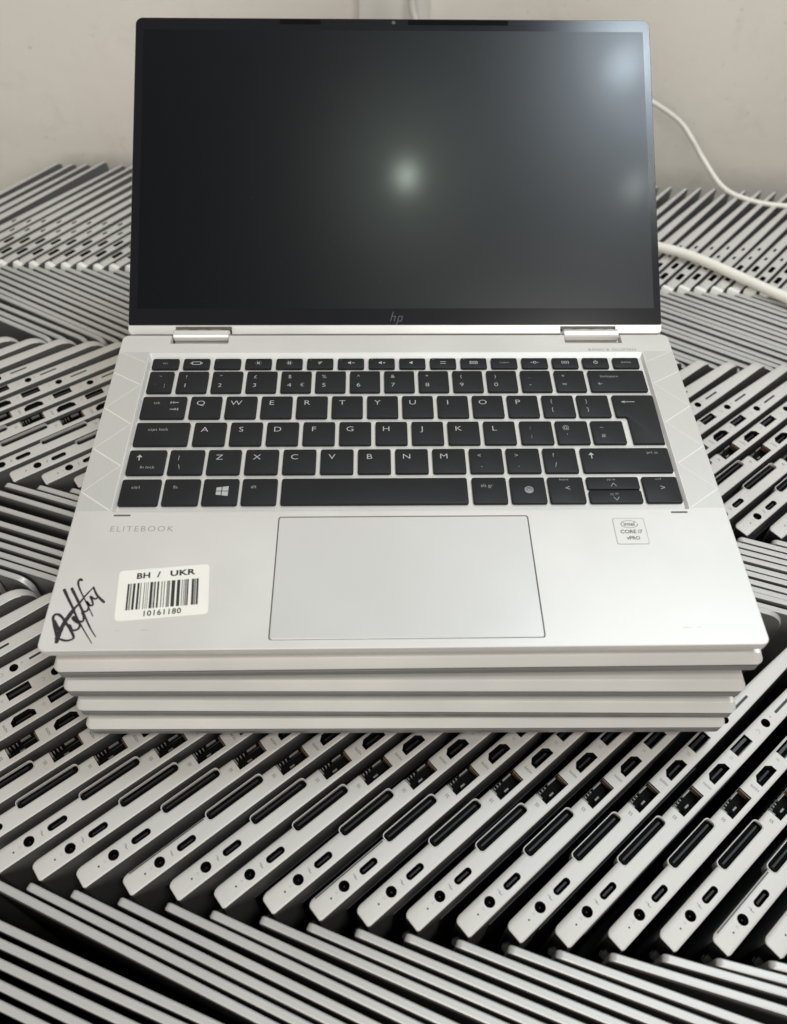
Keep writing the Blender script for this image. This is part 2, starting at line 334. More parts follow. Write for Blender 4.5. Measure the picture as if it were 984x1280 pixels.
# function row
for k in range(16):
    x0 = -132.2 + 16.613 * k; x1 = x0 + 14.2; k_ = key(x0 * mm, x1 * mm, 170.3 * mm, 178.3 * mm); cx = (x0 + x1) / 2; cy = 174.6
    if k == 0: legend(k_, [('esc', 2.3, cx, cy)])
    elif k == 15: legend(k_, [('delete', 2.3, cx, cy)])
    elif k == 11: legend(k_, [('insert', 2.2, cx, cy)])
    elif k == 1: icon(k_, [rc(cx - 2.2, cy, .5, 2.4), rc(cx + 2.2, cy, .5, 2.4), rc(cx, cy + 1.05, 4.4, .4), rc(cx, cy - 1.05, 4.4, .4)] + [rc(cx + 2.9, cy, .5, 1.0), rc(cx - 2.9, cy, .5, 1.0)])
    elif k == 2: legend(k_, [('f1', 1.4, x0 + 1.8, cy + 2.4)])
    elif k in (3, 4): icon(k_, ring(cx, cy, 0.75 + .2 * (k - 3), .4) + [rc(cx + 1.5 * cos(a * pi / 3), cy + 1.5 * sin(a * pi / 3), .35, .35) for a in range(6)])
    elif k in (5, 9): legend(k_, [('f%d' % (k - 1), 1.4, x0 + 1.8, cy + 2.4)]); icon(k_, [rc(cx, cy + .7, 3, .35), rc(cx, cy - .7, 3, .35)] if k == 9 else [[(cx - 1, cy - .9), (cx - .5, cy - 1.1), (cx + 1.1, cy + .9), (cx + .6, cy + 1.1)], rc(cx - .6, cy + .5, 1.2, .4)])
    elif k in (6, 7, 8):
        icon(k_, [[(cx - 1.6, cy - .5), (cx - .9, cy - .5), (cx, cy - 1.2), (cx, cy + 1.2), (cx - .9, cy + .5), (cx - 1.6, cy + .5)]] + ([rc(cx + 1.3, cy, 1.3, .35)] if k < 8 else []) + ([rc(cx + 1.3, cy, .35, 1.3)] if k == 7 else []))
        legend(k_, [('f%d' % (k - 1), 1.4, x0 + 1.8, cy + 2.4)])
    elif k == 10: icon(k_, [rc(cx, cy, 4, .35), rc(cx, cy + .9, 4, .35), rc(cx, cy - .9, 4, .35), rc(cx - 2, cy, .35, 2), rc(cx + 2, cy, .35, 2)]); legend(k_, [('f9', 1.4, x0 + 1.8, cy + 2.4)])
    elif k == 12: icon(k_, ring(cx, cy, 1.0, .35) + [rc(cx + 1.8, cy, .9, .35), rc(cx - 1.8, cy, .9, .35)])
    elif k == 13: icon(k_, ring(cx, cy, 1.0, .4) + ring(cx, cy, 2.0, .35, a0=-.7, a1=.7, n=5) + ring(cx, cy, 2.0, .35, a0=pi - .7, a1=pi + .7, n=5))
    elif k == 14: icon(k_, ring(cx, cy, 1.2, .4, a0=pi / 2 + .5, a1=2.5 * pi - .5) + [rc(cx, cy + .9, .4, 1.3)])
# number row
keys = [('`', -132.2, -119.2)] + [(c, -117.0 + 18.23 * i - .0, -117.0 + 18.23 * i + 16.1) for i, c in enumerate('1234567890-=')] + [('bs', 101.8, 132.0)]
shift = dict(zip('1234567890-=', '!"£$%^&*()_+'))
for c, x0, x1 in keys:
    k_ = key(x0 * mm, x1 * mm, 152.0 * mm, 168.1 * mm)
    if c == '`': legend(k_, [('¬', 2.6, x0 + 6, 164.3), ('`', 3.0, x0 + 4.2, 157.5), ('¦', 3.0, x0 + 9, 157.3)])
    elif c == 'bs': legend(k_, [('backspace', 2.4, x0 + 11, 163.4), ('←', 3.6, x0 + 5.5, 157.6)])
    else:
        it = [(c, 4.0, x0 + 4.6, 157.2, {'xs': 1.2}), (shift[c], 3.6, x0 + 4.6, 163.7)]
        if c == '4': it.append(('€', 3.6, x0 + 11.4, 157.4))
        legend(k_, it)
# Q row
k_ = key(-132.6 * mm, -109.9 * mm, 133.2 * mm, 149.0 * mm); legend(k_, [('tab', 2.5, -125.0, 144.2)])
icon(k_, [rc(-115.5, 144.5, 3.4, .4), [(-117.6, 144.5), (-116.2, 143.7), (-116.2, 145.3)], rc(-117.8, 144.5, .35, 1.8), rc(-116.0, 139.6, 3.4, .4), [(-113.9, 139.6), (-115.3, 140.4), (-115.3, 138.8)], rc(-113.7, 139.6, .35, 1.8)])
for i, c in enumerate('QWERTYUIOP'):
    x0 = -107.8 + 18.22 * i; k_ = key(x0 * mm, (x0 + 16.1) * mm, 133.2 * mm, 149.0 * mm); legend(k_, [(c, 4.7, x0 + 5.4, 143.9, {'xs': 1.22})])
for i, (a, c) in enumerate((('{', '['), ('}', ']'))):
    x0 = 74.4 + 18.3 * i; k_ = key(x0 * mm, (x0 + 16.6) * mm, 133.2 * mm, 149.0 * mm); legend(k_, [(a, 3.4, x0 + 4.8, 144.4), (c, 3.4, x0 + 4.8, 138.6)])
def enter_pts(i):
    return [(117.0 * mm + i, 114.4 * mm + i), (132.6 * mm - i, 114.4 * mm + i), (133.2 * mm - i, 148.2 * mm - i), (132.4 * mm - i, 149.0 * mm - i), (112.3 * mm + i, 149.0 * mm - i), (111.5 * mm + i, 148.2 * mm - i),
            (111.5 * mm + i, 134.0 * mm + i), (112.2 * mm + i, 133.2 * mm + i), (116.2 * mm + i, 133.2 * mm + i), (117.0 * mm + i, 132.4 * mm)]
k_ = key(0, 0, 0, 0, enter_pts); icon(k_, [rc(119.8, 143.9, 6, .4), [(115.6, 143.9), (117.6, 143.0), (117.6, 144.8)]])
# A row
k_ = key(-132.7 * mm, -105.8 * mm, 114.4 * mm, 130.2 * mm); legend(k_, [('caps lock', 2.7, -121.5, 125.3)])
for i, c in enumerate('ASDFGHJKL'):
    x0 = -103.5 + 18.22 * i; k_ = key(x0 * mm, (x0 + 16.1) * mm, 114.4 * mm, 130.2 * mm); legend(k_, [(c, 4.7, x0 + 5.4, 125.0, {'xs': 1.22})])
for i, (a, c) in enumerate(((':', ';'), ('@', "'"), ('~', '#'))):
    x0 = 60.7 + 18.2 * i; k_ = key(x0 * mm, (x0 + 16.5) * mm, 114.4 * mm, 130.2 * mm); legend(k_, [(a, 3.6, x0 + 5.2, 125.6), (c, 3.6, x0 + 5.4, 119.8)])
# Z row
k_ = key(-132.9 * mm, -114.7 * mm, 95.5 * mm, 111.4 * mm); legend(k_, [('fn lock', 2.6, -122.8, 100.0)]); icon(k_, [rc(-127.6, 105.6, .5, 2.2), [(-129.0, 106.6), (-126.2, 106.6), (-127.6, 108.2)]])
k_ = key(-113.0 * mm, -96.1 * mm, 95.5 * mm, 111.4 * mm); legend(k_, [('|', 3.6, -108.4, 106.3), ('\\', 4.2, -107.6, 100.2)])
for i, c in enumerate('ZXCVBNM'):
    x0 = -94.3 + 18.3 * i; k_ = key(x0 * mm, (x0 + 16.2) * mm, 95.5 * mm, 111.4 * mm); legend(k_, [(c, 4.7, x0 + 5.6, 106.2, {'xs': 1.22})])
for i, (a, c) in enumerate((('<', ','), ('>', '.'), ('?', '/'))):
    x0 = 33.6 + 18.25 * i; k_ = key(x0 * mm, (x0 + 16.5) * mm, 95.5 * mm, 111.4 * mm); legend(k_, [(a, 3.6, x0 + 5.0, 106.6), (c, 4.2 if c == '/' else 3.6, x0 + 5.6, 100.4)])
k_ = key(88.8 * mm, 132.8 * mm, 95.5 * mm, 111.4 * mm); legend(k_, [('prt sc', 2.5, 124.6, 108.2)]); icon(k_, [rc(94.0, 105.6, .5, 2.4), [(92.6, 106.7), (95.4, 106.7), (94.0, 108.4)]])
# bottom row
for nm, x0, x1 in (('ctrl', -133.1, -114.5), ('fn', -112.9, -95.8), ('win', -94.3, -77.5), ('alt', -75.9, -59.2), ('space', -57.3, 31.4), ('alt gr', 33.6, 50.1), ('print', 51.8, 68.7), ('<', 70.1, 87.2), ('>', 115.8, 132.9)):
    k_ = key(x0 * mm, x1 * mm, 76.5 * mm, 92.5 * mm)
    if nm in ('ctrl', 'fn', 'alt', 'alt gr'): legend(k_, [(nm, 2.8, x0 + (7.0 if len(nm) > 3 else 5.5), 87.3)])
    if nm == 'win':
        cx, cy = -85.3, 84.8
        icon(k_, [[(cx - 2.6, cy - 2.2), (cx - .2, cy - 2.5), (cx - .2, cy - .2), (cx - 2.6, cy - .2)], [(cx + .2, cy - 2.6), (cx + 3.1, cy - 3.0), (cx + 3.1, cy - .2), (cx + .2, cy - .2)],
                  [(cx - 2.6, cy + .2), (cx - .2, cy + .2), (cx - .2, cy + 2.5), (cx - 2.6, cy + 2.2)], [(cx + .2, cy + .2), (cx + 3.1, cy + .2), (cx + 3.1, cy + 3.0), (cx + .2, cy + 2.6)]])
    if nm == 'print': icon(k_, ring(60.6, 84.6, 2.1, .35, 14) + ring(60.6, 84.4, 1.4, .32, 12) + ring(60.6, 84.2, .75, .4, 8))
    if nm in '<>': legend(k_, [(nm, 4.6, (x0 + x1) / 2 + .6, 85.4), ('home' if nm == '<' else 'end', 2.0, (x0 + x1) / 2 - .6, 90.9)])
k_ = key(88.9 * mm, 114.2 * mm, 84.9 * mm, 92.5 * mm); legend(k_, [('∧', 3.6, 101.6, 87.6, {'xs': 1.4}), ('pg up', 1.9, 101.0, 90.9)])
k_ = key(88.9 * mm, 114.2 * mm, 76.5 * mm, 84.1 * mm); legend(k_, [('∨', 3.6, 101.6, 78.9, {'xs': 1.4}), ('pg dn', 1.9, 101.0, 81.8)])
# print on the deck
Z = 0.00005
b = MB(); add_text(b, 'ELITEBOOK', 0.0044, PRINTL, -0.1336, 0.0624, Z, align='LEFT', spacing=1.25, xs=1.06, off=-0.00004); b.obj('deck_lettering', TOPL)
b = MB(); add_text(b, 'BANG & OLUFSEN', 0.0027, PRINTL, 0.1184, 0.1847, Z, spacing=1.12, xs=1.1); b.obj('deck_lettering', TOPL)
# barcode sticker
st = MB(); a_ = 0.0903
M = Matrix.Translation((-0.1042, 0.0282, 0)) @ Matrix.Rotation(0.0903, 4, 'Z')
def tr2(x, y, z): return tuple(M @ Vector((x, y, z)))
st.loft([[tr2(x, y, z) for x, y in rrect(-0.0195, 0.0195, -0.01285, 0.01285, 0.0018, 4)] for z in (0.00002, 0.00022)], PAPER)
stk = st.obj('barcode_sticker', TOPL)
b = MB(); sz = 0.00026
bars = [(170, 188, 1), (194, 210, 0), (222, 245, 1), (262, 283, 1), (292, 303, 0), (325, 336, 0), (347, 354, 0), (362, 370, 0), (385, 410, 1), (415, 420, 0), (424, 437, 1), (452, 470, 1), (490, 502, 0), (515, 526, 0), (543, 575, 0),
        (588, 622, 1), (640, 670, 1), (684, 694, 0), (703, 712, 0), (716, 736, 0), (738, 750, 1), (780, 800, 1), (801, 822, 0), (826, 845, 1)]
for p0, p1, dk in bars:
    x0 = -0.0153 + (p0 - 170) / 675 * 0.0303; x1 = -0.0153 + (p1 - 170) / 675 * 0.0303
    b.add([tr2(x0, -0.0078, sz), tr2(x1, -0.0078, sz), tr2(x1, 0.0056, sz), tr2(x0, 0.0056, sz)], [(0, 1, 2, 3)], BARC if dk else BARG)
def st_text(txt, size, x, y, **kw):
    me = text_mesh(txt, size, BARC, **kw); M2 = M @ Matrix.Translation((x, y, sz))
    b.add([M2 @ v.co for v in me.vertices], [tuple(p.vertices) for p in me.polygons], BARC); bpy.data.meshes.remove(me)
st_text('BH  /', 0.0040, -0.0068, 0.0092, xs=1.15, off=0.00014, spacing=1.05); st_text('UKR', 0.0040, 0.0078, 0.0092, xs=1.32, off=0.00014, spacing=1.05)
st_text('10161180', 0.0037, 0.0000, -0.0103, spacing=1.12, off=0.00008)
b.obj('barcode_print', stk)
# chip sticker
b = MB(); b.loft([[(x, y, z) for x, y in rrect(0.0970, 0.1117, 0.0520, 0.0669, 0.0010, 4)] for z in (0.00002, 0.00010)], PRINTL)
b.loft([[(x, y, z) for x, y in rrect(0.09725, 0.11145, 0.05225, 0.06665, 0.0009, 4)] for z in (0.00010, 0.00013)], CHIPST); ck = b.obj('chip_sticker', TOPL)
b = MB(); add_text(b, 'intel', 0.0030, PRINT, 0.1044, 0.0634, 0.00017, off=0.00005); add_text(b, 'CORE i7', 0.0028, PRINT, 0.1046, 0.0590, 0.00017, off=0.00007, spacing=1.0); add_text(b, 'vPRO', 0.0026, PRINT, 0.1049, 0.0554, 0.00017, off=0.00007)
for pts in ring(104.4, 63.4, 4.0, .35, 22, 0.4, 2 * pi + 0.1, 0.55): b.add([(x / 1000, y / 1000, 0.00017) for x, y in pts], [(0, 1, 2, 3)], PRINT)
b.obj('chip_print', ck)
# signature
SIG = [([(-144.2, 4.4), (-144.1, 8.4), (-143.2, 13.9), (-141.0, 19.4), (-139.0, 22.6), (-137.1, 26.7), (-134.5, 31.0)], 1.34, 0.47),
    ([(-134.5, 31.0), (-132.3, 27.1), (-128.6, 23.4)], 0.60, 0.87),
    ([(-146.7, 29.7), (-144.2, 25.5), (-141.4, 21.0), (-138.6, 16.2), (-135.2, 11.1), (-129.7, 3.5)], 1.01, 0.30),
    ([(-143.6, 30.3), (-139.6, 23.9), (-135.3, 16.6), (-131.7, 10.6), (-128.7, 6.5)], 1.01, 0.30),
    ([(-140.3, 34.7), (-141.3, 35.1), (-141.5, 33.0), (-139.7, 29.2), (-136.6, 24.2), (-131.9, 16.5)], 0.87, 0.34),
    ([(-144.8, 7.1), (-146.7, 11.6), (-148.3, 15.9), (-147.4, 17.5), (-145.3, 16.7), (-141.9, 12.7), (-138.0, 7.2), (-138.1, 5.5), (-140.5, 4.8), (-143.3, 5.6)], 0.94, 0.67),
    ([(-147.3, 14.3), (-146.2, 12.3), (-144.5, 10.0)], 0.80, 1.14),
    ([(-144.3, 6.0), (-143.6, 11.0), (-142.0, 15.5), (-140.2, 19.4)], 1.6, 0.7),
    ([(-141.8, 12.3), (-140.4, 11.9), (-138.9, 9.7), (-136.7, 10.3), (-136.5, 12.6), (-138.4, 13.8), (-140.1, 15.4), (-139.6, 16.2), (-138.3, 14.6), (-135.7, 13.8), (-135.6, 16.2), (-136.7, 18.6), (-134.8, 19.0), (-134.7, 21.8), (-136.1, 23.8), (-134.0, 21.8), (-133.0, 22.2), (-133.9, 24.6), (-134.9, 26.3), (-132.6, 25.0), (-131.4, 26.2)], 0.72, 0.62)]
b = MB()
for k, (pts, w0, w1) in enumerate(SIG): ribbon(b, [(x * mm, y * mm) for x, y in pts], w0 * 1.4 * mm, w1 * 1.35 * mm, Z + 0.00001 * k, INK)
sg = b.obj('signature', TOPL); sg['label'] = 'scrawled signature in black marker pen'
# faint scuffs on the palm rest
b = MB()
for pts in (((116.5, 8.2), (118.2, 8.5), (120.4, 8.3)), ((123.0, 8.6), (124.6, 8.8)), ((-121.0, 9.3), (-119.6, 9.4)), ((-110.5, 9.4), (-107.4, 9.5))): ribbon(b, [(x * mm, y * mm) for x, y in pts], .0003, .00015, Z, SCUFF, 3)
b.obj('scuff', TOPL)
# hinges
for x0, x1 in ((-0.1246, -0.0936), (0.0936, 0.1246)):
    b = MB(); n = 14; yc, zc, r = 0.1998, -0.0022, 0.0031
    b.loft([[(x, yc + rr * cos(2 * pi * k / n), zc + rr * sin(2 * pi * k / n)) for k in range(n)] for x, rr in ((x0, r - .0004), (x0 + .0004, r), (x1 - .0004, r), (x1, r - .0004))], HINGEM)
    b.box(x0 + .0003, x1 - .0003, 0.1908, 0.1985, -0.0074, -0.0052, SILVER)
    b.obj('hinge', TOPL, 40)
# lid: local frame x, v (up the screen), t (towards the viewer)
LA = 2.5719823554
U = Vector((0, -cos(LA), sin(LA))); N = Vector((0, -sin(LA), -cos(LA))); O = Vector((0, 0.2084872, -0.0021811))
LM = Matrix(((1, 0, 0, 0), (0, U.y, N.y, O.y), (0, U.z, N.z, O.z), (0, 0, 0, 1)))
LH = 0.1859
b = MB()
b.loft([[(x, y, z) for x, y in irr(-HW, HW, -0.0052, LH, (0.0028, 0.0028, 0.0045, 0.0045), i, 6)] for z, i in
        ((-0.0052, 0.0030), (-0.0046, 0.0012), (-0.0036, 0.0002), (-0.0010, 0.0), (-0.0003, 0.0002), (-0.0001, 0.0006))], LIDSIL)
lid = boolean(b.mesh('lid'), [cutter(rrect(x0, x1, -0.02, -0.0006, 0.0005, 2), -0.02, 0.02, BLACK) for x0, x1 in ((-0.1250, -0.0932), (0.0932, 0.1250))])
lid.name = 'lid'; lid.shade_smooth(); lid.set_sharp_from_angle(angle=RD(25))
LID = link('lid', lid, TOPL); LID.matrix_local = LM
b = MB(); b.loft([[(x, y, z) for x, y in irr(-0.1514, 0.1514, 0.0001, LH - 0.0002, (0.001, 0.001, 0.004, 0.004), i, 6)] for z, i in ((-0.0004, 0), (0.00005, 0), (0.00015, 0.0002))], BEZEL)
bz = b.obj('bezel', LID)
b = MB(); b.loft([[(x, y, z) for x, y in rrect(-0.1468, 0.1474, 0.0098, 0.1783, 0.0006, 3)] for z in (0.0, 0.00022)], DISPLAY); dsp = b.obj('display', LID)
b = MB(); b.box(-0.0672, -0.0432, 0.1820, 0.1848, 0.0001, 0.00022, mat('sensor_window', (0.002, 0.002, 0.002), 0.1)); b.box(0.0082, 0.0673, 0.1820, 0.1851, 0.0001, 0.00022, bpy.data.materials['sensor_window']); b.obj('sensor_window', LID)
b = MB(); b.loft([[(-0.0003 + r * cos(2 * pi * k / 14), 0.1834 + r * sin(2 * pi * k / 14), z) for k in range(14)] for z, r in ((0.0001, 0.0012), (0.0003, 0.0011), (0.0003, 0.0006), (0.00018, 0.0005))], LENS); b.obj('camera_lens', LID)
# badge: four slanted strokes
b = MB()
def slant(x, y0, y1, w=0.00036, sh=0.30): b.add([(x + y0 * sh, y0, .00028), (x + w + y0 * sh, y0, .00028), (x + w + y1 * sh, y1, .00028), (x + y1 * sh, y1, .00028)], [(0, 1, 2, 3)], EMBLEM)
slant(-0.0044, 0.0022, 0.0078); slant(-0.0023, 0.0022, 0.0052); b.add([(-0.0044 + .0052 * .3, .0050, .00028), (-0.0021 + .0052 * .3, .0050, .00028), (-0.0021 + .0052 * .3, .0053, .00028), (-0.0044 + .0052 * .3, .0053, .00028)], [(0, 1, 2, 3)], EMBLEM)
slant(-0.0004, 0.0002, 0.0054); slant(0.0017, 0.0024, 0.0054)
for yy in (0.0022, 0.0050): b.add([(-0.0004 + yy * .3, yy, .00028), (0.0020 + yy * .3, yy, .00028), (0.0021 + yy * .3, yy + .00030, .00028), (-0.0003 + yy * .3, yy + .00030, .00028)], [(0, 1, 2, 3)], EMBLEM)
bd = b.obj('badge', LID)
# dust specks on the display
b = MB()
for _ in range(13):
    x, y, r = random.uniform(-0.145, 0.0), random.uniform(0.012, 0.14), random.uniform(.00010, .00020)
    b.add([(x + r * cos(k * pi / 3), y + r * sin(k * pi / 3), .00026) for k in range(6)], [tuple(range(6))], PRINT)
du = b.obj('dust', LID); du['kind'] = 'stuff'

# ------------------------------------------------------------------ the four closed laptops below
def closed_parts():
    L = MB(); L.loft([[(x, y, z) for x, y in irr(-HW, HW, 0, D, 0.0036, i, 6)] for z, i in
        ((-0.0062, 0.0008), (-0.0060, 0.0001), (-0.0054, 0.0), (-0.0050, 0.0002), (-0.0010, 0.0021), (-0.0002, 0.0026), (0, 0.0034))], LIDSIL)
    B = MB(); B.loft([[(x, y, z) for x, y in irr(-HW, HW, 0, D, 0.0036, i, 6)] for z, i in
        ((-0.0155, 0.0150), (-0.0151, 0.0130), (-0.0130, 0.0035), (-0.0123, 0.0010), (-0.0117, 0.0005), (-0.0082, 0.0003), (-0.0077, 0.0006))], BASESHADE)
    G = MB(); G.prism(rrect(-HW + .0022, HW - .0022, .0022, D - .0022, 0.003, 4), -0.0080, -0.0060, BLACK)
    F = MB(); F.loft([[(x, y, z) for x, y in rrect(-0.11, 0.11, 0.016, 0.023, 0.003, 4)] for z in (-0.0190, -0.0154)], RUBBER)
    F2 = MB(); F2.loft([[(x, y, z) for x, y in rrect(-0.11, 0.11, 0.172, 0.179, 0.003, 4)] for z in (-0.0190, -0.0154)], RUBBER)
    U_ = MB()
    for u0, w_ in ((-0.03, .009), (-0.012, .009)): pass
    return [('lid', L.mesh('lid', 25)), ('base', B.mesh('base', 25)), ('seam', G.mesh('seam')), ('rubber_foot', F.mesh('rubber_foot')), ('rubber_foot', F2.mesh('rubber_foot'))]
CP = closed_parts()
nth = ['first', 'second', 'third', 'fourth', 'fifth', 'sixth', 'seventh', 'eighth', 'ninth', 'tenth', 'eleventh', 'twelfth', 'thirteenth', 'fourteenth', 'fifteenth', 'sixteenth', 'seventeenth', 'eighteenth',
       'nineteenth', 'twentieth', 'twenty-first', 'twenty-second', 'twenty-third', 'twenty-fourth', 'twenty-fifth']
lab = ['closed silver laptop directly under the open laptop, highest closed one of the stack', 'closed silver laptop second below the open one in the stack',
       'closed silver laptop third below the open one, last but one in the stack', 'closed silver laptop at the bottom of the stack, resting on the standing laptops']
for k, (z, l, r) in enumerate(((-0.0098, (-0.1493, -0.0014), (0.1542, -0.0010)), (-0.0291, (-0.1511, -0.0006), (0.1524, -0.0041)), (-0.0465, (-0.1502, -0.0016), (0.1533, -0.0064)), (-0.0630, (-0.1499, -0.0034), (0.1536, -0.0060)))):
    a = math.atan2(r[1] - l[1], r[0] - l[0]); e = empty('closed_laptop', ((l[0] + r[0]) / 2, (l[1] + r[1]) / 2, z), a)
    tag(e, lab[k], 'laptop', 'closed laptops stacked under the open one')
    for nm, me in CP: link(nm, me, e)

# ------------------------------------------------------------------ standing laptops
def cup(mb, pts, depth, m, z=0.0):
    """open recess: inner walls and floor, seen from above"""
    n = len(pts); vs = [(x, y, z) for x, y in pts] + [(x, y, z - depth) for x, y in pts]
    fs = [((i + 1) % n, i, n + i, n + (i + 1) % n) for i in range(n)] + [tuple(n + i for i in range(n))]
    mb.add(vs, fs, m)
def shrink(pts, d):
    cx = sum(p[0] for p in pts) / len(pts); cy = sum(p[1] for p in pts) / len(pts)
    w = max(abs(p[0] - cx) for p in pts); h = max(abs(p[1] - cy) for p in pts)
    return [(cx + (x - cx) * (w - d) / w, cy + (y - cy) * (h - d) / h) for x, y in pts]
def standing_base(L, H, T, r_front, r_rear, taper_from, taper_to, holes, mat_, lay, extra=None):
    b = MB(); rings = []
    for h, i in lay:
        ring_ = []
        for (a, z) in rrect(i, L - i * .6, -H + i * .25, -i * .25, (r_rear, r_front - i * .5, r_front - i * .5, r_rear), 6, 8):
            f = max(0.0, (a - taper_from) / (L - taper_from)); k = 1 - (1 - taper_to) * f ** 1.4
            ring_.append((a, -h * T / 2 * k + (T / 2) * (1 - k) * (-0.15), z))
        rings.append(ring_)
    b.loft(rings, mat_)
    me = b.mesh('base')
    if extra: extra(me)
    me = boolean(me, [cutter(h, -0.007, 0.002, mat_) for h in holes])
    ks = {}
    for m_ in (BOTSHADE, PALMSHADE, BLACK): me.materials.append(m_); ks[m_] = len(me.materials) - 1
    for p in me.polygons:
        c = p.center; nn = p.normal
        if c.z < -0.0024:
            if nn.y > 0.5: p.material_index = ks[BOTSHADE]
            elif nn.y < -0.5: p.material_index = ks[PALMSHADE]
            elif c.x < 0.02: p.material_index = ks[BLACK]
        elif nn.y > 0.93 or nn.y < -0.93: p.material_index = ks[BOTSHADE if nn.y > 0 else PALMSHADE]
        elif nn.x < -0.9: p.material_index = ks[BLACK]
    me.shade_smooth(); me.set_sharp_from_angle(angle=RD(28)); me.name = 'base'
    return me
# ---- large model: ports along the upper side
def circ(cx, cy, r, n=16): return [(cx + r * cos(2 * pi * k / n), cy + r * sin(2 * pi * k / n)) for k in range(n)]
H14, L14, T14 = 0.326, 0.226, 0.0095
P_jack = circ(0.0168, 0, 0.0025); P_usbc = rrect(0.0303 - .0047, 0.0303 + .0047, -.0003 - .0017, -.0003 + .0017, .0016, 5)
P_dock = rrect(0.0432, 0.0740, 0.0010, 0.0066, 0.0019, 5)
P_rj = [(0.0818, -0.0021), (0.0970, -0.0021), (0.0970, 0.0046), (0.0818, 0.0046)]
P_hdmi = [(0.1053, -0.0022), (0.1177, -0.0022), (0.1177, 0.0009), (0.1152, 0.0030), (0.1078, 0.0030), (0.1053, 0.0009)]
P_usba = [(0.1255, -0.0014), (0.1376, -0.0014), (0.1376, 0.0036), (0.1255, 0.0036)]
P_aud = circ(0.1507, 0.0002, 0.0023); P_sim = rrect(0.1590, 0.1705, -0.0004, 0.0010, 0.0005, 3)
lay14 = [(1.0, 0.0012), (0.90, 0.0003), (0.78, 0.0), (-0.50, 0.0), (-0.72, 0.0004), (-0.90, 0.0013), (-1.0, 0.0026)]
base14 = standing_base(L14, H14, T14, 0.013, 0.0007, 0.13, 0.62, [P_jack, P_usbc, P_dock, P_rj, P_hdmi, P_usba, P_aud], PORTSIL, lay14)
def parts14():
    out = []
    def o(nm, b, smooth=None): out.append((nm, b.mesh(nm, smooth)))
    b = MB(); cup(b, shrink(P_jack, .00003), .0055, DEEP); b.loft([[(x, y, z) for x, y in circ(0.0168, 0, r, 8)] for z, r in ((-.0055, .0005), (-.0015, .0005), (-.0010, .0003))], DGREY); o('power_jack', b)
    b = MB(); cup(b, shrink(P_usbc, .00003), .0055, DEEP); b.box(.0272, .0334, -.0007, .0001, -.0055, -.0008, DGREY); o('usb_c_port', b)
    b = MB(); Pi = shrink(P_dock, .00034); n = len(P_dock)
    b.loft([[(x, y, z) for x, y in q] for q, z in ((P_dock, -.0070), (P_dock, -.0003), (shrink(P_dock, .00012), .00010), (shrink(P_dock, .0004), .00010), (Pi, -.0003), (Pi, -.0030))], PORTSIL, True, False)
    cup(b, Pi, .0022, DEEP, -.0018); b.box(.0455, .0713, .0034, .0043, -.0030, -.0004, DGREY); b.box(.0450, .0718, .0022, .0025, -.0030, -.0012, DEEP); b.box(.0446, .0452, .0024, .0050, -.003, -.0002, DEEP); o('docking_port', b)
    b = MB(); cup(b, shrink(P_rj, .00003), .0065, DEEP)
    for k in range(3): b.box(.0836 + k * .0018, .0841 + k * .0018, .0032 + .0002 * k, .0044, -.0035, -.0012, CONTACT)
    b.box(.0820, .0828, .0012, .0044, -.004, -.0006, CONTACT); b.box(.0962, .0968, -.0018, .0042, -.004, -.0006, BROWN); b.box(.0895, .0945, .0038, .0044, -.0022, -.0008, CONTACT); b.box(.087, .0895, -.0002, .0006, -.0060, -.0030, CONTACT)
    o('ethernet_port', b)
    b = MB(); cup(b, shrink(P_hdmi, .00003), .006, DEEP); b.box(.1075, .1155, -.0001, .0008, -.006, -.0016, DGREY); o('hdmi_port', b)
    b = MB(); cup(b, shrink(P_usba, .00003), .006, DEEP); b.box(.1262, .1369, .0012, .0026, -.006, -.0012, BLACK); b.box(.1257, .1374, -.0012, -.0009, -.004, -.0006, CONTACT); o('usb_port', b)
    b = MB(); cup(b, shrink(P_aud, .00003), .006, DEEP); o('audio_jack', b)
    b = MB(); b.prism(P_sim, -.0004, .00004, PRINT); b.prism(shrink(P_sim, .00022), -.0003, .00007, BLACK); o('sim_tray', b)
    b = MB(); b.prism(circ(.0094, -.0004, .00045, 8), -.0003, .00006, BLACK); o('status_light', b)
    b = MB(); z = .00005
    for pts in ring(12.6, -.1, .75, .2, 3, 0, 2 * pi): b.add([(x * mm, y * mm, z) for x, y in pts], [(0, 1, 2, 3)], PRINTL)
    ribbon(b, [(.0228, -.0014), (.0226, .0002), (.0233, -.0002), (.0230, .0014)], .0003, .0002, z, PRINT, 2)
    add_text(b, 'SS', .0022, PRINT, .0785, .0006, z, rot=pi / 2); add_text(b, 'HDMI', .0018, PRINT, .1022, -.0002, z, rot=pi / 2); add_text(b, 'SS', .0018, PRINTL, .1226, .0006, z, rot=pi / 2)
    for pts in ring(143.8, 0, 1.1, .25, 8, -2.2, 2.2): b.add([(x * mm, y * mm, z) for x, y in pts], [(0, 1, 2, 3)], PRINTL)
    b.prism(circ(.1552, .0006, .0005, 6), -.0002, z, PRINTL); o('port_symbols', b)
    b = MB(); y = -T14 / 2
    b.box(.014, .128, y - .0004, y + .0004, -.31, -.016, DECKIN); o('keyboard', b)
    b = MB(); y = T14 / 2
    for k in range(9): b.box(.080 + .0032 * k, .0818 + .0032 * k, y - .0003, y + .0002, -.10, -.010, VENT)
    o('vent', b)
    b = MB(); b.box(-.0042, .0010, -.0042, .0006, -.318, -.0150, BLACK); b.loft([[(-.0016 + .0030 * cos(2 * pi * k / 10), -.0014 + .0030 * sin(2 * pi * k / 10), z) for k in range(10)] for z in (-.322, -.0170)], BLACK); o('hinge', b)
    return out
PT14 = parts14()
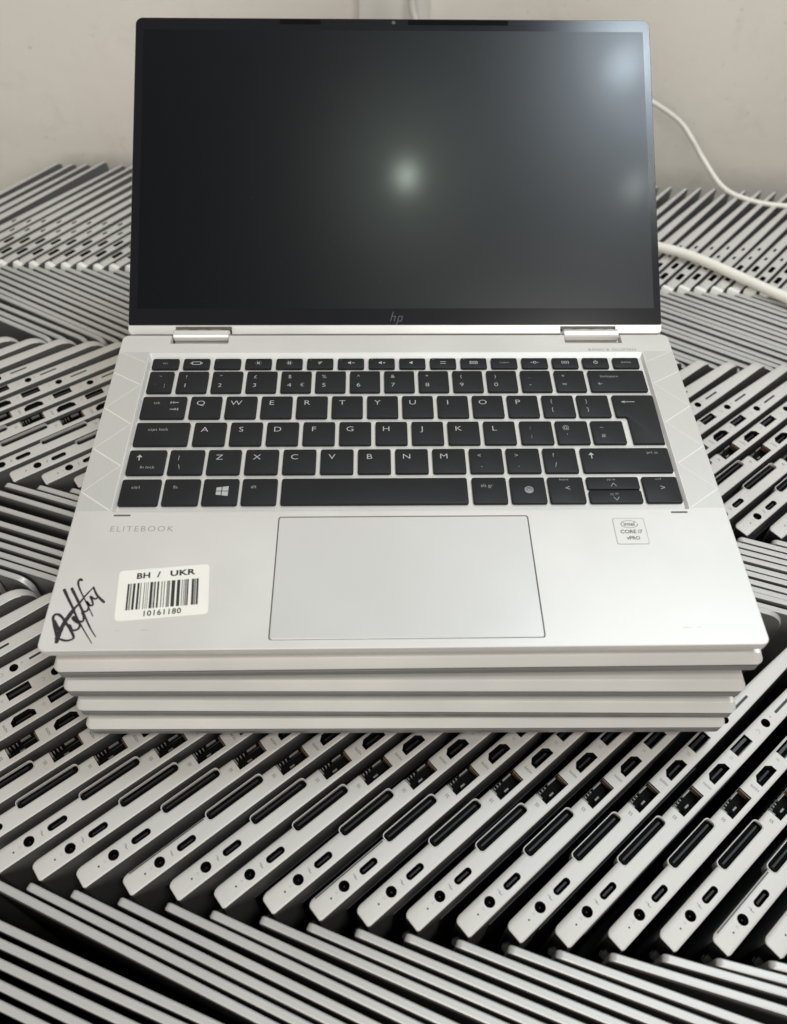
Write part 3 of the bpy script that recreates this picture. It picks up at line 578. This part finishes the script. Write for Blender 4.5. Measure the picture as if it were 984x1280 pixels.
def lid_mesh(L, H, T, rf):
    b = MB(); b.loft([[(a, y, z) for a, z in irr(0, L, -H, 0, (.003, rf, rf, .003), i, 5, 1)] for y, i in ((0.0, .0005), (-.0005, 0), (-T + .0009, 0), (-T + .0003, .0004), (-T, .0012))], LIDOUT)
    me = b.mesh('lid', 28); me.materials.append(LIDSHADE)
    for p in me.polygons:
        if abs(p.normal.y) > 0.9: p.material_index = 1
    return me
lid14 = lid_mesh(0.222, 0.325, 0.0037, 0.009)
def scr_mesh(L, H):
    b = MB(); b.box(.006, L - .003, -.0003, .0003, -H + .004, -.004, INNER); return b.mesh('screen')
scr14 = scr_mesh(0.222, 0.325)
# ---- small model (farthest row)
H13, L13, T13 = 0.3035, 0.190, 0.0076
Q_a = [(0.0120, -.0018), (0.0215, -.0018), (0.0225, 0.0), (0.0215, .0022), (0.0120, .0022)]; Q_b = rrect(.0300, .0400, -.0016, .0020, .0016, 4)
Q_c = rrect(.0510, .0560, -.0008, .0012, .0009, 3); Q_d = rrect(.0675, .0725, -.0008, .0012, .0009, 3)
lay13 = [(1.0, 0.0006), (0.9, 0.0), (-0.6, 0.0), (-1.0, 0.0016)]
base13 = standing_base(L13, H13, T13, 0.004, 0.0008, 0.05, 0.30, [Q_a, Q_b, Q_c, Q_d], PORTSIL, lay13)
def parts13():
    out = []
    def o(nm, b, smooth=None): out.append((nm, b.mesh(nm, smooth)))
    b = MB(); cup(b, shrink(Q_a, .00003), .006, DEEP); o('hdmi_port', b)
    b = MB(); cup(b, shrink(Q_b, .00003), .006, DEEP); o('usb_c_port', b)
    b = MB(); cup(b, shrink(Q_c, .00003), .004, DEEP); o('usb_c_port', b)
    b = MB(); cup(b, shrink(Q_d, .00003), .004, DEEP); o('audio_jack', b)
    b = MB(); b.loft([[(-.0001, -.0040, -.0002), (-.0001, .0042, -.0002), (-.0062, .0032, -.0085), (-.0062, -.0032, -.0085)][::-1], [(-.0040, -.0046, -.0001), (-.0040, .0046, -.0001), (-.0085, .0034, -.0070), (-.0085, -.0034, -.0070)][::-1]], CAPS); o('hinge_cap', b)
    b = MB(); y = -T13 / 2; b.box(.014, .11, y - .0003, y + .0003, -.29, -.012, DECKIN); o('keyboard', b)
    b = MB(); b.box(-.0040, .0005, -.0040, .0010, -.295, -.0105, BLACK); o('hinge', b)
    return out
for m_i, m_ in enumerate(base13.materials):
    if m_ == PALMSHADE: base13.materials[m_i] = BOTSHADE
PT13 = parts13()
lid13 = lid_mesh(0.194, 0.3025, 0.0042, 0.009); scr13 = scr_mesh(0.194, 0.3025)

def make_standing(kind):
    e = empty('standing_laptop')
    bm_, pts, lm, sm = (base14, PT14, lid14, scr14) if kind == 14 else (base13, PT13, lid13, scr13)
    link('base', bm_, e)
    for nm, me in pts:
        q = link(nm, me, e)
        if nm == 'port_symbols': q['kind'] = 'stuff'
    l = link('lid', lm, e); link('screen', sm, l)
    return e
def copy_thing(src):
    r = src.copy(); COL.objects.link(r)
    for ch in src.children:
        c = ch.copy(); COL.objects.link(c); c.parent = r
        for g in ch.children:
            d = g.copy(); COL.objects.link(d); d.parent = c
    return r
def set_lid(e, off, rel):
    for ch in e.children:
        if ch.name.split('.')[0] == 'lid': ch.location = (off[0], off[1], -0.0004); ch.rotation_euler = (0, 0, rel)
proto = {}
def stand(kind, x, y, z, azb, azl, off, label, group):
    if kind not in proto: proto[kind] = e = make_standing(kind)
    else: e = copy_thing(proto[kind])
    e.location = (x, y, z); e.rotation_euler = (0, 0, RD(azb)); set_lid(e, off, RD(azl - azb))
    tag(e, label, 'laptop', group); return e
def lerp(tab, i):
    if i <= tab[0][0]: return tab[0][1]
    for (a, va), (c, vc) in zip(tab, tab[1:]):
        if i <= c: return va + (vc - va) * (i - a) / (c - a)
    return tab[-1][1]
ZT = -0.084
# nearest row: jack positions measured along the row
JK = [(-169.4, -49.7), (-150.5, -52.8), (-130.3, -56.2), (-109.4, -59.5), (-88.8, -61.7), (-69.0, -65.2), (-47.5, -67.8), (-27.3, -70.7), (-6.7, -73.3), (14.4, -75.3), (36.0, -77.9), (57.8, -80.4), (77.8, -82.6), (100.2, -84.1), (122.2, -84.8), (144.4, -86.8)]
AZL = [(0, -24.0), (1, -23.8), (3, -23.7), (4, -23.5), (5, -23.1), (6, -22.3), (8, -21.8), (10, -21.2), (11, -20.4), (12, -19.8), (12.5, -18), (13, -17.2), (14, -16.2), (15, -15.0), (17, -13.5), (20, -12)]
for i in range(-12, 20):
    if 0 <= i < 16: jx, jy = JK[i]
    elif i < 0: jx, jy = -169.4 + 20.3 * i, -49.7 - 2.9 * i
    else: jx, jy = 144.4 + 22.2 * (i - 15), -86.8 - 1.2 * (i - 15)
    azb = lerp([(0, 37.4), (5, 38.5), (10, 39.4), (15, 39.8)], i)
    azl = lerp(AZL, i) if i >= 0 else -21.6 + random.uniform(-.5, .5)
    sh = 0.0
    if i < 0: sh = 10.2 + (-1 - i) * 1.6
    ux, uy = cos(RD(azb)), sin(RD(azb))
    x = jx - 16.8 * ux - sh * ux; y = jy - 16.8 * uy - sh * uy
    if i >= 1 and i <= 16: lb = 'open laptop standing on its side, nearest row, %s whole port end from left edge' % nth[i - 1]
    elif i <= 0: lb = 'open laptop standing on its side, nearest row, %s with port end beyond left edge' % nth[-i]
    else: lb = 'open laptop standing on its side, nearest row, %s one beyond right edge' % nth[i - 17]
    stand(14, x * mm, y * mm, ZT + random.uniform(-.0009, .0001), azb + random.uniform(-.22, .22), azl, (-.0035, -.0013), lb, 'open laptops standing in the nearest row')
for ch in [o for o in COL.objects if o.get('category') == 'laptop' and 'nearest row' in o.get('label', '') and any(q in o['label'] for q in (', third whole', ', seventh whole', ', fifteenth whole'))]:
    b = MB(); b.add([(.004, .0038, .00006), (.0420, .0038, .00006), (.0420, .00425, .00006), (.004, .00425, .00006)], [(0, 1, 2, 3)], BLACK); b.obj('cover_seam', ch)
# middle row
for i in range(-11, 26):
    f = i / 21.0
    x = -214.6 + (201.4 + 214.6) * f; y = 165.3 + (123.2 - 165.3) * f
    azb = 34.6 + 4.6 * max(0, min(1, f)); azl = -19.6 + random.uniform(-.3, .3); sh = 0.0
    # the lids fan out on the left
    k = -1 - i
    if i < -1: sh = [0, 3.0, 10.0, 17.0, 19.0, 21.0, 22, 23, 24, 25, 26][min(-1 - i, 10)] * .9
    ux, uy = cos(RD(azb)), sin(RD(azb)); x -= sh * ux; y -= sh * uy
    vis_left = (i <= 1); 
    if i in (0, 1): lb = 'open laptop on its side, middle row, %s whole port end from left edge' % nth[i]
    elif i < 0: lb = 'open laptop on its side, middle row, %s with port end beyond left edge' % nth[-1 - i]
    elif i in (21, 22): lb = 'open laptop on its side, middle row, %s rounded port end right of keyboard' % nth[i - 21]
    elif i > 22: lb = 'open laptop on its side, middle row, %s one beyond right edge' % nth[i - 23]
    elif i > 10: lb = 'open laptop on its side, middle row, %s back from the rounded ends right of keyboard' % nth[20 - i]
    else: lb = 'open laptop on its side, middle row, %s under the left half of the stack' % nth[i - 2]
    stand(14, (x + .0) * mm, (y - 0.5) * mm, ZT + random.uniform(-.0009, .0001), azb + random.uniform(-.22, .22), azl, (-.0035, -.0013), lb, 'open laptops standing in the middle row')
# farthest row, smaller laptops
ZA = -0.1045
for i in range(-9, 48):
    f = i / 42.0
    x = -298.5 + 547.5 * f; y = 415.0 - 34.5 * f
    if i <= -6: azb = 52.2
    else: azb = 51.0 - 3.4 * max(0, min(1, f)) - (0.4 if i == -5 else 0)
    azl = (-29.3 if i <= -7 else -30.6 - 1.6 * max(0, min(1, f))) + random.uniform(-.3, .3)
    if i <= -7: x -= 2.5; y -= 3.6
    if i <= 10: lb = 'small laptop on its side, farthest row by the wall, %s from its left end' % nth[i + 9]
    elif i <= 30: lb = 'small laptop on its side, farthest row, %s behind the raised screen counting rightwards' % nth[i - 11]
    else: lb = 'small laptop on its side, farthest row, %s one right of the raised screen' % nth[i - 31]
    stand(13, x * mm, y * mm, ZA + random.uniform(-.0004, .0004), azb + random.uniform(-.2, .2), azl, (-.0030, -.0015), lb, 'small open laptops standing in the farthest row')
